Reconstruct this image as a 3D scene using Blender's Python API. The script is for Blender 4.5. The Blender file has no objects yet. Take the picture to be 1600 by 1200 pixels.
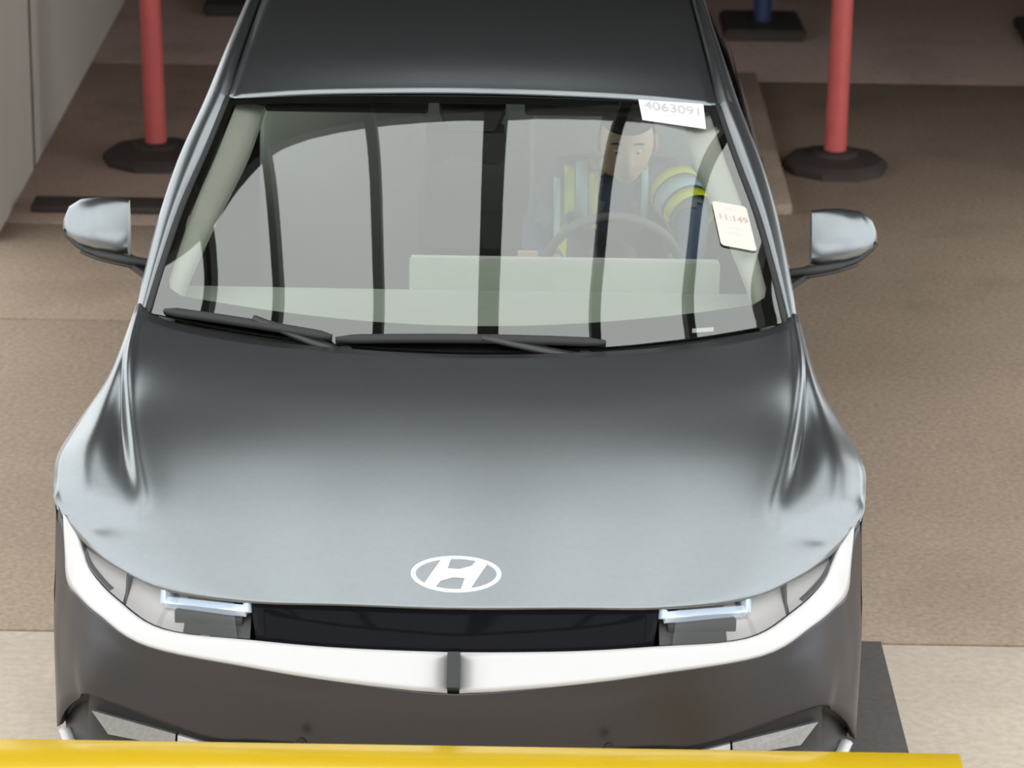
import bpy, bmesh, math, random
from mathutils import Vector, Matrix
from mathutils.bvhtree import BVHTree
random.seed(7)
SC = bpy.context.scene
COL = SC.collection

# ------------------------------------------------------------------ camera
TH, ROLL = math.radians(19.5), math.radians(0.9)
fw = Vector((0, math.cos(TH), -math.sin(TH)))
r0 = Vector((1, 0, 0)); u0 = r0.cross(fw)
r = r0*math.cos(ROLL) + u0*math.sin(ROLL)
u = u0*math.cos(ROLL) - r0*math.sin(ROLL)
cam_d = bpy.data.cameras.new('camera'); cam = bpy.data.objects.new('camera', cam_d); COL.objects.link(cam)
M = Matrix((r, u, -fw)).transposed().to_4x4(); M.translation = Vector((0.11772, -6.36025, 3.62033))
cam.matrix_world = M
cam_d.sensor_width = 36; cam_d.lens = 112.5; cam_d.clip_end = 200
cam_d.dof.use_dof = True; cam_d.dof.focus_distance = 7.7; cam_d.dof.aperture_fstop = 5.6
SC.camera = cam
# ------------------------------------------------------------------ light
SKY = 2.3
w = bpy.data.worlds.new('overcast'); SC.world = w; w.use_nodes = True
bg = w.node_tree.nodes['Background']; bg.inputs[0].default_value = (0.95, 0.99, 1.0, 1); bg.inputs[1].default_value = SKY
SC.view_settings.view_transform = 'Standard'; SC.view_settings.look = 'None'
SC.view_settings.exposure = 0.0; SC.view_settings.gamma = 1.0; SC.view_settings.use_curve_mapping = False
try:
    SC.cycles.max_bounces = 10; SC.cycles.transparent_max_bounces = 16
except Exception: pass

# ------------------------------------------------------------------ materials
def new_mat(n):
    m = bpy.data.materials.new(n); m.use_nodes = True
    return m, m.node_tree, m.node_tree.nodes['Principled BSDF']
def mat(n, c, rough=.5, metal=0., var=0., scale=8., bump=0., spec=.5, coat=0., emit=None, rvar=0.):
    m, nt, b = new_mat(n)
    b.inputs['Base Color'].default_value = (*c, 1); b.inputs['Roughness'].default_value = rough
    b.inputs['Metallic'].default_value = metal; b.inputs['Specular IOR Level'].default_value = spec
    b.inputs['Coat Weight'].default_value = coat
    if emit: b.inputs['Emission Color'].default_value = (*emit[0], 1); b.inputs['Emission Strength'].default_value = emit[1]
    if var or bump or rvar:
        tc = nt.nodes.new('ShaderNodeTexCoord'); nz = nt.nodes.new('ShaderNodeTexNoise')
        nz.inputs['Scale'].default_value = scale; nz.inputs['Detail'].default_value = 6; nz.inputs['Roughness'].default_value = .65
        nt.links.new(tc.outputs['Object'], nz.inputs['Vector'])
        if var:
            rp = nt.nodes.new('ShaderNodeValToRGB')
            rp.color_ramp.elements[0].position = .3; rp.color_ramp.elements[1].position = .7
            rp.color_ramp.elements[0].color = (*[x*(1-var) for x in c], 1); rp.color_ramp.elements[1].color = (*[min(1, x*(1+var)) for x in c], 1)
            nt.links.new(nz.outputs['Fac'], rp.inputs[0]); nt.links.new(rp.outputs[0], b.inputs['Base Color'])
        if bump:
            bp = nt.nodes.new('ShaderNodeBump'); bp.inputs['Strength'].default_value = bump; bp.inputs['Distance'].default_value = .01
            nt.links.new(nz.outputs['Fac'], bp.inputs['Height']); nt.links.new(bp.outputs[0], b.inputs['Normal'])
    return m
def ground_mat(n, c, var=.18, big=.5, small=35., stain=.25, bump=.15):
    """concrete or asphalt: large cloudy tone, fine grain, soft dark stains"""
    m, nt, b = new_mat(n); N = nt.nodes; L = nt.links
    tc = N.new('ShaderNodeTexCoord')
    def noise(s, d=4):
        z = N.new('ShaderNodeTexNoise'); z.inputs['Scale'].default_value = s; z.inputs['Detail'].default_value = d
        L.new(tc.outputs['Object'], z.inputs['Vector']); return z
    def ramp(src, a, bb, p0=.3, p1=.7):
        rp = N.new('ShaderNodeValToRGB'); e = rp.color_ramp.elements
        e[0].position = p0; e[1].position = p1; e[0].color = (a, a, a, 1); e[1].color = (bb, bb, bb, 1)
        L.new(src.outputs['Fac'], rp.inputs[0]); return rp
    def mul(a, bb):
        x = N.new('ShaderNodeMix'); x.data_type = 'RGBA'; x.blend_type = 'MULTIPLY'; x.inputs[0].default_value = 1
        L.new(a, x.inputs[6]); L.new(bb, x.inputs[7]); return x.outputs[2]
    base = N.new('ShaderNodeRGB'); base.outputs[0].default_value = (*c, 1)
    fine = noise(small, 8); cloud = noise(big, 5); st = noise(1.7, 6)
    o = mul(base.outputs[0], ramp(fine, 1-var, 1+var, .25, .75).outputs[0])
    o = mul(o, ramp(cloud, 1-var*.8, 1+var*.6).outputs[0])
    o = mul(o, ramp(st, 1-stain, 1.0, .34, .46).outputs[0])
    L.new(o, b.inputs['Base Color']); b.inputs['Roughness'].default_value = .85; b.inputs['Specular IOR Level'].default_value = .25
    bp = N.new('ShaderNodeBump'); bp.inputs['Strength'].default_value = bump; bp.inputs['Distance'].default_value = .01
    L.new(fine.outputs['Fac'], bp.inputs['Height']); L.new(bp.outputs[0], b.inputs['Normal'])
    return m
def glass_mat(n, tint, ior=1.85, rough=0.0):
    m = bpy.data.materials.new(n); m.use_nodes = True; nt = m.node_tree; nt.nodes.clear()
    o = nt.nodes.new('ShaderNodeOutputMaterial'); mx = nt.nodes.new('ShaderNodeMixShader')
    t = nt.nodes.new('ShaderNodeBsdfTransparent'); t.inputs[0].default_value = (*tint, 1)
    g = nt.nodes.new('ShaderNodeBsdfGlossy'); g.inputs['Roughness'].default_value = rough; g.inputs['Color'].default_value = (.99, 1, .95, 1)
    f = nt.nodes.new('ShaderNodeFresnel'); f.inputs[0].default_value = ior
    L = nt.links.new
    L(f.outputs[0], mx.inputs[0]); L(t.outputs[0], mx.inputs[1]); L(g.outputs[0], mx.inputs[2]); L(mx.outputs[0], o.inputs[0])
    return m
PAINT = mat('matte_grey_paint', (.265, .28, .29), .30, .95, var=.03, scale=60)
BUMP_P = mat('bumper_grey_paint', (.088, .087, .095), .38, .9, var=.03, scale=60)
SILVER = mat('satin_silver', (.53, .515, .505), .42, .25, spec=.4)
CHROME = mat('emblem_silver', (.95, .95, .95), .35, .35)
BLACKG = mat('gloss_black', (.006, .006, .008), .06, 0, spec=.05)
BLACKP = mat('black_plastic', (.02, .02, .02), .5, 0, var=.1, scale=90)
DARKP = mat('dark_plastic', (.035, .034, .033), .45)
RUBBER = mat('black_rubber', (.02, .02, .019), .65)
GLASS = glass_mat('windscreen_glass', (.97, .99, .95), 2.2)
SGLASS = glass_mat('side_glass', (.55, .6, .57), 1.5)
LENS = glass_mat('clear_lens', (.97, .97, .97), 1.5)
FRIT = mat('black_frit', (.012, .012, .012), .5, spec=.2)
CREAM = mat('cream_trim', (.80, .80, .74), .6, var=.03, scale=40)
DASH = mat('light_dash', (.56, .60, .53), .7, var=.04, scale=30)
SEATM = mat('light_grey_seat', (.32, .325, .295), .8, var=.05, scale=50)
LINER = mat('headliner', (.06, .055, .05), .9)
CARPET = mat('interior_floor', (.06, .06, .06), .9)
MIRRORG = mat('mirror_glass', (.8, .82, .85), .03, 1)
REFL = mat('lamp_reflector', (.66, .62, .605), .3, .2)
GREYLENS = mat('grey_lamp_lens', (.30, .29, .285), .3, .35, var=.15, scale=120)
DRL = mat('running_lamp', (.75, .85, .98), .25, 0, coat=.5)
RED = mat('red_delineator', (.64, .12, .11), .5, var=.06, scale=20)
BLUE = mat('blue_post', (.03, .05, .14), .5)
BASEM = mat('dark_rubber_base', (.05, .037, .031), .75, var=.15, scale=20)
YEL = mat('yellow_paint', (.50, .325, .007), .22, var=.03, scale=8, coat=.3)
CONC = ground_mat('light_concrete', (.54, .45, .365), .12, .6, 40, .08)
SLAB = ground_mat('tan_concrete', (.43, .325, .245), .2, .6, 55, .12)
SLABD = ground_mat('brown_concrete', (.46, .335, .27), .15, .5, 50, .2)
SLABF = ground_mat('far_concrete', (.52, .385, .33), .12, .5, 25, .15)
ASPH = ground_mat('asphalt', (.05, .048, .045), .2, .6, 60, .1)
DARK_SHEET = ground_mat('dark_sheet', (.09, .077, .072), .12, .6, 60, .1)
WALL = mat('grey_wall', (.80, .74, .67), .85, var=.04, scale=1.5, bump=.03)
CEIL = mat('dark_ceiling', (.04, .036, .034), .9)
BEAM = mat('dark_steel', (.018, .017, .016), .7)
STEEL = mat('galvanised_steel', (.35, .34, .32), .5, .6)
PAPER = mat('white_paper', (.72, .70, .68), .7)
INK = mat('faint_grey_ink', (.50, .49, .51), .8)
INKR = mat('faint_red_ink', (.44, .33, .31), .8)
SKIN = mat('skin', (.74, .50, .37), .55)
HAIR = mat('dark_hair', (.02, .016, .013), .6)
SHIRT = mat('blue_shirt', (.16, .20, .32), .85)
VEST = mat('grey_blue_vest', (.22, .25, .30), .85)
HIVIS = mat('hi_vis_yellow', (.92, 1.0, .01), .7)
REFT = mat('light_blue_tape', (.62, .82, .95), .5)
TROUS = mat('dark_trousers', (.04, .045, .06), .9)
TAN = mat('tan_card', (.72, .50, .36), .8)
WHITEP = mat('white_plastic', (.80, .80, .78), .4)
EYEW = mat('eye_white', (.8, .8, .78), .3)
LIP = mat('lip', (.45, .2, .16), .5)

# ------------------------------------------------------------------ helpers
def link(name, me, m, parent=None, smooth=True):
    o = bpy.data.objects.new(name, me); COL.objects.link(o)
    if m: me.materials.append(m)
    if smooth:
        for p in me.polygons: p.use_smooth = True
    if parent: o.parent = parent
    return o
def from_py(name, v, f, m, parent=None, smooth=True):
    me = bpy.data.meshes.new(name); me.from_pydata([tuple(x) for x in v], [], f); me.update()
    return link(name, me, m, parent, smooth)
def from_bm(name, bm, m, parent=None, smooth=False, sharp=None):
    bmesh.ops.recalc_face_normals(bm, faces=bm.faces)
    me = bpy.data.meshes.new(name); bm.to_mesh(me); bm.free()
    o = link(name, me, m, parent, smooth)
    if sharp: me.set_sharp_from_angle(angle=math.radians(sharp))
    return o
def empty(name, label=None, cat=None, group=None, loc=(0, 0, 0), kind=None):
    o = bpy.data.objects.new(name, None); COL.objects.link(o); o.location = loc; o.empty_display_size = .1
    tag(o, label, cat, group, kind); return o
def tag(o, label=None, cat=None, group=None, kind=None):
    if label: o['label'] = label
    if cat: o['category'] = cat
    if group: o['group'] = group
    if kind: o['kind'] = kind
    return o
def cr(p0, p1, p2, p3, t):
    t2, t3 = t*t, t*t*t
    return tuple(.5*((2*b) + (-a+c)*t + (2*a-5*b+4*c-d)*t2 + (-a+3*b-3*c+d)*t3) for a, b, c, d in zip(p0, p1, p2, p3))
def crv(P, n):
    """Catmull-Rom through the control points, n steps per segment"""
    out = []
    for i in range(len(P)-1):
        a = P[i-1] if i > 0 else tuple(2*x-y for x, y in zip(P[0], P[1]))
        d = P[i+2] if i+2 < len(P) else tuple(2*x-y for x, y in zip(P[-1], P[-2]))
        for k in range(n): out.append(cr(a, P[i], P[i+1], d, k/n))
    out.append(tuple(P[-1])); return out
def patch(rows, nc, nr, symm=False):
    """smooth surface through a grid of control points (rows x cols)"""
    R_ = [crv([tuple(p) for p in row], nc) for row in rows]
    cols = [crv([R_[i][j] for i in range(len(R_))], nr) for j in range(len(R_[0]))]
    g = [[cols[j][i] for j in range(len(cols))] for i in range(len(cols[0]))]
    if symm:
        g = [[(-p[0], p[1], p[2]) for p in reversed(row[1:])] + row for row in g]
    return g
def mirror_rows(rows):
    """half control rows (centre first) to full rows"""
    return [[(-p[0], p[1], p[2]) for p in reversed(row[1:])] + [tuple(p) for p in row] for row in rows]
def grid_mesh(g):
    nr, nc = len(g), len(g[0])
    v = [p for row in g for p in row]
    f = [(i*nc+j, i*nc+j+1, (i+1)*nc+j+1, (i+1)*nc+j) for i in range(nr-1) for j in range(nc-1)]
    return v, f
def sheet(name, g, m, parent, thick=0.0, flip=False, smooth=True):
    v, f = grid_mesh(g)
    if flip: f = [tuple(reversed(q)) for q in f]
    o = from_py(name, v, f, m, parent, smooth)
    if thick:
        s = o.modifiers.new('thick', 'SOLIDIFY'); s.thickness = thick; s.offset = -1
    return o
def flipx(g): return [[(-p[0], p[1], p[2]) for p in row] for row in g]
def box(bm, c, s, rz=0, rx=0, bevel=0):
    r_ = bmesh.ops.create_cube(bm, size=1)
    mt = Matrix.Translation(c) @ Matrix.Rotation(rz, 4, 'Z') @ Matrix.Rotation(rx, 4, 'X') @ Matrix.Diagonal((*s, 1))
    bmesh.ops.transform(bm, matrix=mt, verts=r_['verts'])
    if bevel:
        es = {e for v in r_['verts'] for e in v.link_edges}
        bmesh.ops.bevel(bm, geom=list(es), offset=bevel, segments=2, affect='EDGES', profile=.5)
def boxo(name, c, s, m, parent=None, bevel=.0, rz=0, rx=0):
    bm = bmesh.new(); box(bm, c, s, rz, rx, bevel); return from_bm(name, bm, m, parent, smooth=bool(bevel), sharp=35 if bevel else None)
def tube(bm, pts, rad, n=10, cap=True, flat=1.0, upv=(0, 0, 1)):
    pts = [Vector(p) for p in pts]; rings = []
    for i, p in enumerate(pts):
        t = (pts[min(i+1, len(pts)-1)] - pts[max(i-1, 0)]).normalized()
        a = t.cross(Vector(upv));  a = a if a.length > 1e-4 else t.cross(Vector((1, 0, 0)))
        a.normalize(); b = a.cross(t).normalized()
        rr = rad[i] if isinstance(rad, (list, tuple)) else rad
        rings.append([bm.verts.new(p + a*rr*math.cos(k*2*math.pi/n) + b*rr*flat*math.sin(k*2*math.pi/n)) for k in range(n)])
    for i in range(len(rings)-1):
        for k in range(n): bm.faces.new((rings[i][k], rings[i][(k+1) % n], rings[i+1][(k+1) % n], rings[i+1][k]))
    if cap: bm.faces.new(rings[0]); bm.faces.new(rings[-1])
def lathe(bm, prof, n=28, c=(0, 0, 0), axis='Z'):
    rings = []
    for rr, h in prof:
        ring = []
        for k in range(n):
            a = 2*math.pi*k/n; p = (rr*math.cos(a), rr*math.sin(a), h)
            if axis == 'X': p = (h, rr*math.cos(a), rr*math.sin(a))
            ring.append(bm.verts.new((p[0]+c[0], p[1]+c[1], p[2]+c[2])))
        rings.append(ring)
    for i in range(len(rings)-1):
        for k in range(n): bm.faces.new((rings[i][k], rings[i][(k+1) % n], rings[i+1][(k+1) % n], rings[i+1][k]))
    bm.faces.new(rings[0]); bm.faces.new(rings[-1])
def prism(bm, poly, vec):
    a = [bm.verts.new(p) for p in poly]; b = [bm.verts.new(tuple(x+y for x, y in zip(p, vec))) for p in poly]
    n = len(poly); bm.faces.new(a); bm.faces.new(list(reversed(b)))
    for i in range(n): bm.faces.new((a[i], b[i], b[(i+1) % n], a[(i+1) % n]))
def lerp(a, b, t): return tuple(x+(y-x)*t for x, y in zip(a, b))

# ------------------------------------------------------------------ setting
fl = boxo('floor', (0, 0, -.115), (16, 44, .15), SLABD); tag(fl, kind='structure')
def slab(x0, x1, y0, y1, m, dz=0):
    boxo('floor_slab', ((x0+x1)/2, (y0+y1)/2, -.02+dz), (x1-x0-.012, y1-y0-.014, .04), m, fl, bevel=.004)
slab(-8, 8, -22, -1.2, ASPH)  # unseen ground ahead, added dark to darken the bumper's reflection
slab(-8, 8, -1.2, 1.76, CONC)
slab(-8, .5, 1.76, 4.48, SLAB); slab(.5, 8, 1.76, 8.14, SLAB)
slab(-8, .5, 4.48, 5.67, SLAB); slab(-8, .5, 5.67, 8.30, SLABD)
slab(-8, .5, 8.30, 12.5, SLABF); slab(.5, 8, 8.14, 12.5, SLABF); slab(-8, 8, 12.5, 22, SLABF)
YR = 2.60      # front edge of the building roof
HR = 2.74
wl = boxo('wall_left', (-1.97, 12.3, HR/2), (.18, 13.8, HR), WALL); tag(wl, kind='structure')
boxo('wall_joint', (-1.879, 6.46, HR/2), (.004, .03, HR), DARKP, wl)
tag(boxo('wall_right', (3.6, 12.6, HR/2), (.18, 13.2, HR), WALL), kind='structure')
tag(boxo('wall_back', (.8, 19.2, HR/2), (5.8, .18, HR), WALL), kind='structure')
tag(boxo('ceiling', (.7, (YR+19.2)/2, HR+.12), (5.9, 19.2-YR, .22), CEIL), kind='structure')
BEAMS = [(-1.09, .03), (-.80, .03), (-.385, .038), (.066, .086), (.505, .038), (.885, .03), (1.165, .03)]
for i, (x, wd) in enumerate(BEAMS):
    tag(boxo('trim_%d' % (i+1), (x, (YR-1.2)/2, HR-.02), (wd, YR+1.2, .10), BEAM), kind='structure')
bm = bmesh.new(); ed = [(-1.7+3.4*i/32) for i in range(33)]      # added unseen panel, bowed edge shapes the dark arc reflected in the windshield
prism(bm, [(-2.2, YR+.06, HR+.012)] + [(-2.2, 1.75, HR+.012)] + [(x, 2.545-.36*(x-.08)**2, HR+.012) for x in ed] + [(2.2, 1.75, HR+.012), (2.2, YR+.06, HR+.012)], (0, 0, .08))
tag(from_bm('trim_11', bm, CEIL), kind='structure')
pf = boxo('trim_8', (0, -1.2, HR+.07), (5.4, .08, .10), BEAM); tag(pf, kind='structure')
for x in (-2.66, 2.66):
    tag(boxo('trim_%d' % (9 if x < 0 else 10), (x, -1.2, (HR+.12)/2), (.1, .1, HR+.12), BEAM), kind='structure')

# ------------------------------------------------------------------ car
car = empty('car', 'matte grey electric crossover with silver front strip facing the camera in the lane', 'car', loc=(0, .1, 0))
def P(o): o.matrix_parent_inverse = car.matrix_world.inverted(); return o
car.matrix_world = Matrix.Translation((0, .1, 0))
_link = link
def link(name, me, m, parent=None, smooth=True):
    o = _link(name, me, m, parent, smooth)
    if parent is not None:
        pw = Matrix.Identity(4); q = parent; chain = []
        while q is not None: chain.append(q); q = q.parent
        for q in reversed(chain): pw = pw @ q.matrix_parent_inverse @ q.matrix_basis
        o.matrix_parent_inverse = pw.inverted()
    return o

# --- hood
HOOD = [
 [(0,1.17,1.028),(.25,1.185,1.030),(.5,1.225,1.037),(.70,1.285,1.052),(.80,1.335,1.066),(.828,1.37,1.080),(.834,1.378,1.078),(.839,1.385,1.074),(.843,1.39,1.064)],
 [(0,1.03,1.004),(.25,1.035,1.005),(.5,1.04,1.010),(.71,1.05,1.018),(.795,1.058,1.036),(.822,1.06,1.056),(.834,1.065,1.045),(.850,1.07,1.036),(.868,1.08,1.000)],
 [(0,.86,.966),(.25,.86,.967),(.5,.86,.969),(.69,.86,.970),(.775,.86,.974),(.800,.86,.986),(.822,.865,.967),(.862,.87,.984),(.922,.88,.945)],
 [(0,.65,.926),(.25,.65,.927),(.5,.65,.930),(.66,.65,.931),(.738,.65,.935),(.764,.65,.946),(.795,.65,.934),(.866,.655,.964),(.950,.70,.924)],
 [(0,.42,.886),(.25,.42,.887),(.5,.43,.888),(.64,.44,.890),(.70,.45,.896),(.728,.455,.906),(.77,.47,.908),(.864,.505,.914),(.945,.60,.896)],
 [(0,.25,.848),(.25,.255,.849),(.47,.27,.850),(.63,.31,.853),(.72,.36,.861),(.76,.385,.864),(.81,.42,.866),(.88,.475,.876),(.941,.55,.890)],
 [(0,.16,.820),(.25,.165,.821),(.462,.18,.820),(.645,.235,.822),(.755,.318,.834),(.82,.375,.843),(.862,.43,.848),(.905,.48,.866),(.938,.525,.884)],
 [(0,.12,.80),(.25,.125,.803),(.452,.14,.80),(.645,.20,.80),(.76,.29,.812),(.83,.37,.823),(.868,.43,.829),(.904,.475,.852),(.931,.50,.876)],
]
LIPR = [(x*.985, y+.03, z-.02) for x, y, z in HOOD[-1]]
_dz = [-.002, .006, .022, .025, .013, .002, -.003, 0]
HOOD = [[(x, y, z + d*w_) for (x, y, z), w_ in zip(row, (1, 1, 1, .9, .5, .2, 0, 0, 0))] for row, d in zip(HOOD, _dz)]
gh = patch(mirror_rows(HOOD), 5, 5)
gl = patch(mirror_rows([HOOD[-1], LIPR]), 5, 1)
gh = gh + gl[1:]
hood = sheet('hood', gh, PAINT, car, thick=.004)
hv, hf = grid_mesh(gh); HBVH = BVHTree.FromPolygons([Vector(p) for p in hv], hf)
def hood_z(x, y):
    h = HBVH.ray_cast(Vector((x, y, 2)), Vector((0, 0, -1))); return h[0], h[1]
edge8 = crv([row[-1] for row in HOOD], 5)      # outer hood line

# --- sides
def side_x(z):
    T = [(1.30, .80), (1.06, .845), (.9, .888), (.78, .925), (.65, .938), (.5, .930), (.34, .905), (.2, .885)]
    for (z0, x0), (z1, x1) in zip(T, T[1:]):
        if z >= z1: return x0 + (x1-x0)*(min(z, z0)-z0)/(z1-z0)
    return T[-1][1]
def arch(y, sill):
    for yc in (.845, 3.845):
        d = abs(y-yc)
        if d < .415: return max(sill, .33+math.sqrt(.415**2-d*d))
    return sill
def flare(y):
    return max(0, 1-abs(y-.86)/.55)*.014 + max(0, 1-abs(y-3.85)/.6)*.014
def fender_grid():
    g = []
    for k in range(13):
        t = k/12; row = []
        for (x, y, z) in edge8:
            yy = y; zb = arch(yy, .28); zz = z+(zb-z)*t
            xo = side_x(zz)+flare(yy); s = min(1, (z-zz)/.16); s = s*s*(3-2*s)
            row.append((x+(xo-x)*s, yy, zz))
        g.append(row)
    return g
fg = fender_grid()
for sgn in (1, -1):
    gg = fg if sgn > 0 else flipx(fg)
    sheet('fender', gg, PAINT, car, flip=sgn < 0)
def belt(y): return 1.062 + (y-1.39)*.012 if y < 3.5 else 1.087
def door_grid(y0, y1, sill=.28, n=16):
    g = []
    for k in range(11):
        t = k/10; row = []
        for i in range(n+1):
            y = y0+(y1-y0)*i/n; zt = belt(y); zb = arch(y, sill)
            zz = zt+(zb-zt)*t
            row.append((side_x(zz)+flare(y)*min(1, t*3), y, zz))
        g.append(row)
    return g
for sgn in (1, -1):
    for nm, a, b in (('front_door', 1.398, 2.50), ('rear_door', 2.506, 3.44), ('rear_quarter', 3.446, 4.45)):
        gg = door_grid(a, b); gg = gg if sgn > 0 else flipx(gg)
        d = sheet(nm, gg, PAINT, car, flip=sgn < 0)
        if 'door' in nm:
            boxo('door_handle', (sgn*(side_x(.93)+.008), b-.16, .93), (.012, .2, .025), PAINT, d, bevel=.004)
    boxo('sill_cladding', (sgn*.885, 2.34, .24), (.07, 2.2, .12), BLACKP, car, bevel=.02)

# --- pillars, roof rails
W_IN = [(.805,1.349,1.066),(.781,1.492,1.153),(.744,1.675,1.263),(.696,1.845,1.367),(.655,2.006,1.464),(.634,2.20,1.532),(.614,2.50,1.590),(.605,2.9,1.606),(.602,3.4,1.592),(.585,4.15,1.505)]
S_OUT = [(.842,1.375,1.066),(.833,1.492,1.131),(.814,1.640,1.221),(.778,1.83,1.335),(.722,2.03,1.452),(.684,2.25,1.541),(.658,2.58,1.592),(.650,2.95,1.604),(.645,3.4,1.588),(.62,4.2,1.49)]
def rail_rows():
    mid = [tuple((a+b)/2 + c for a, b, c in zip(p, q, (.0, -.003, .014))) for p, q in zip(W_IN, S_OUT)]
    inn = [(p[0]+.006, p[1], p[2]-.004) for p in W_IN]
    q1 = [(p[0]*.75+q[0]*.25, (p[1]*.75+q[1]*.25), p[2]*.75+q[2]*.25+.008) for p, q in zip(W_IN, S_OUT)]
    und = [(p[0]-.006, p[1]+.02, p[2]-.03) for p in S_OUT]
    und2 = [(p[0]-.05, p[1]+.03, p[2]-.045) for p in S_OUT]
    return [inn, q1, mid, S_OUT, und, und2]
rg = patch(rail_rows(), 5, 3)
for sgn in (1, -1):
    nseg = 5*4+1
    for nm, a, b in (('a_pillar', 0, nseg), ('roof_rail', nseg-1, len(rg[0]))):
        gg = [row[a:b] for row in rg]; gg = gg if sgn > 0 else flipx(gg)
        o = sheet(nm, gg, PAINT, car, flip=sgn < 0)
    # black door seal under the rail and rubber strip beside the glass
    bm = bmesh.new(); tube(bm, [(sgn*(p[0]+.004), p[1]-.003, p[2]+.0) for p in crv(W_IN[:5], 4)], .0075, 8); from_bm('glass_seal', bm, RUBBER, car, smooth=True)
    bm = bmesh.new(); tube(bm, [(sgn*(p[0]*.45+q[0]*.55), (p[1]+q[1])/2, p[2]*.45+q[2]*.55+.010) for p, q in zip(crv(W_IN[4:], 4), crv(S_OUT[4:], 4))], .007, 8); from_bm('roof_molding', bm, BLACKP, car, smooth=True)

# --- roof
ROOF = []
for (xe, ye, ze), (yc, zc) in zip(W_IN[4:], [(2.012,1.490),(2.18,1.553),(2.48,1.604),(2.88,1.622),(3.38,1.610),(4.15,1.525)]):
    ROOF.append([(0, yc, zc), (xe*.35, yc+(ye-yc)*.1, zc-(zc-ze)*.12), (xe*.7, yc+(ye-yc)*.4, zc-(zc-ze)*.42), (xe, ye, ze)])
roof_front = [(p[0], p[1]-.004, p[2]-.008) for p in ROOF[0]]
gr = patch(mirror_rows(ROOF), 6, 5); gr0 = patch(mirror_rows([roof_front, ROOF[0]]), 6, 1)
gr1 = patch(mirror_rows([[(p[0], p[1]+.010, p[2]+.0035) for p in ROOF[0]], ROOF[0]]), 6, 1)
sheet('roof', [gr0[0], gr[0], gr1[0]] + gr[1:], PAINT, car, thick=-.003)

# --- rear end
hg = patch(mirror_rows([[(0,4.15,1.525),(.3,4.15,1.52),(.585,4.15,1.505)], [(0,4.42,1.18),(.36,4.41,1.17),(.70,4.37,1.10)]]), 5, 4)
sheet('rear_window', hg, SGLASS, car)
tg = patch(mirror_rows([[(0,4.42,1.18),(.45,4.41,1.17),(.82,4.37,1.09)], [(0,4.60,1.0),(.45,4.58,.99),(.86,4.46,.98)], [(0,4.62,.7),(.45,4.60,.7),(.93,4.45,.7)], [(0,4.60,.3),(.45,4.58,.3),(.89,4.45,.3)]]), 5, 4)
sheet('tailgate', tg, PAINT, car)
for sgn in (1, -1):
    cg = patch([[(sgn*.62,4.2,1.49),(sgn*.68,4.0,1.40),(sgn*.75,3.6,1.30)], [(sgn*.72,4.37,1.12),(sgn*.80,4.2,1.10),(sgn*.84,3.6,1.09)]], 4, 3)
    sheet('c_pillar', cg, PAINT, car)
    boxo('tail_lamp', (sgn*.62, 4.575, .96), (.46, .04, .06), mat('tail_red', (.4, .01, .01), .2), car, bevel=.01, rz=-sgn*.12)

# --- side glass
sg = []
top = [(p[0]-.035, p[1]+.025, p[2]-.04) for p in crv(S_OUT, 4)]
row_t = [p for p in top]; row_b = [(side_x(1.07)-.012, max(p[1]+.03, 1.40), belt(max(p[1], 1.4))-.01) for p in top]
for k in range(6): sg.append([lerp(a, b, k/5) for a, b in zip(row_t, row_b)])
for sgn in (1, -1):
    sheet('side_window', sg if sgn > 0 else flipx(sg), SGLASS, car, flip=sgn < 0)
    bm = bmesh.new(); prism(bm, [(sgn*.80, 2.49, 1.06), (sgn*.80, 2.57, 1.06), (sgn*.66, 2.55, 1.56), (sgn*.66, 2.49, 1.56)], (-sgn*.03, 0, 0)); from_bm('b_pillar', bm, BLACKP, car)

# --- windshield
WS = []
for (yc, zc), (xe, ye, ze) in zip([(1.200,1.028),(1.400,1.158),(1.615,1.279),(1.825,1.391),(2.005,1.478)],
                                  [(.805,1.351,1.066),(.781,1.492,1.153),(.744,1.675,1.263),(.696,1.845,1.367),(.655,2.006,1.464)]):
    WS.append([(xe*q, yc+(ye-yc)*q*q, zc+(ze-zc)*q*q) for q in (0, .25, .5, .75, 1)])
gw = patch(mirror_rows(WS), 8, 10)
wsh = sheet('windshield', gw, GLASS, car)
wv, wf = grid_mesh(gw); WBVH = BVHTree.FromPolygons([Vector(p) for p in wv], wf)
NW = Vector((0, -.52, .855)).normalized()
def on_ws(p, off=0.0):
    """point moved along the windscreen normal onto the glass"""
    p = Vector(p); h = WBVH.ray_cast(p + NW*.3, -NW)
    if h[0] is None: h = WBVH.find_nearest(p)
    return h[0] + NW*off
def ws_param(s, t):
    """s across -1..1, t up 0..1 on the glass grid"""
    nr, nc = len(gw)-1, len(gw[0])-1
    a = max(0, min(.9999, (s+1)/2))*nc; b = max(0, min(.9999, t))*nr; i, j = int(b), int(a); fa, fb = a-j, b-i
    return Vector(lerp(lerp(gw[i][j], gw[i][j+1], fa), lerp(gw[i+1][j], gw[i+1][j+1], fa), fb))
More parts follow.
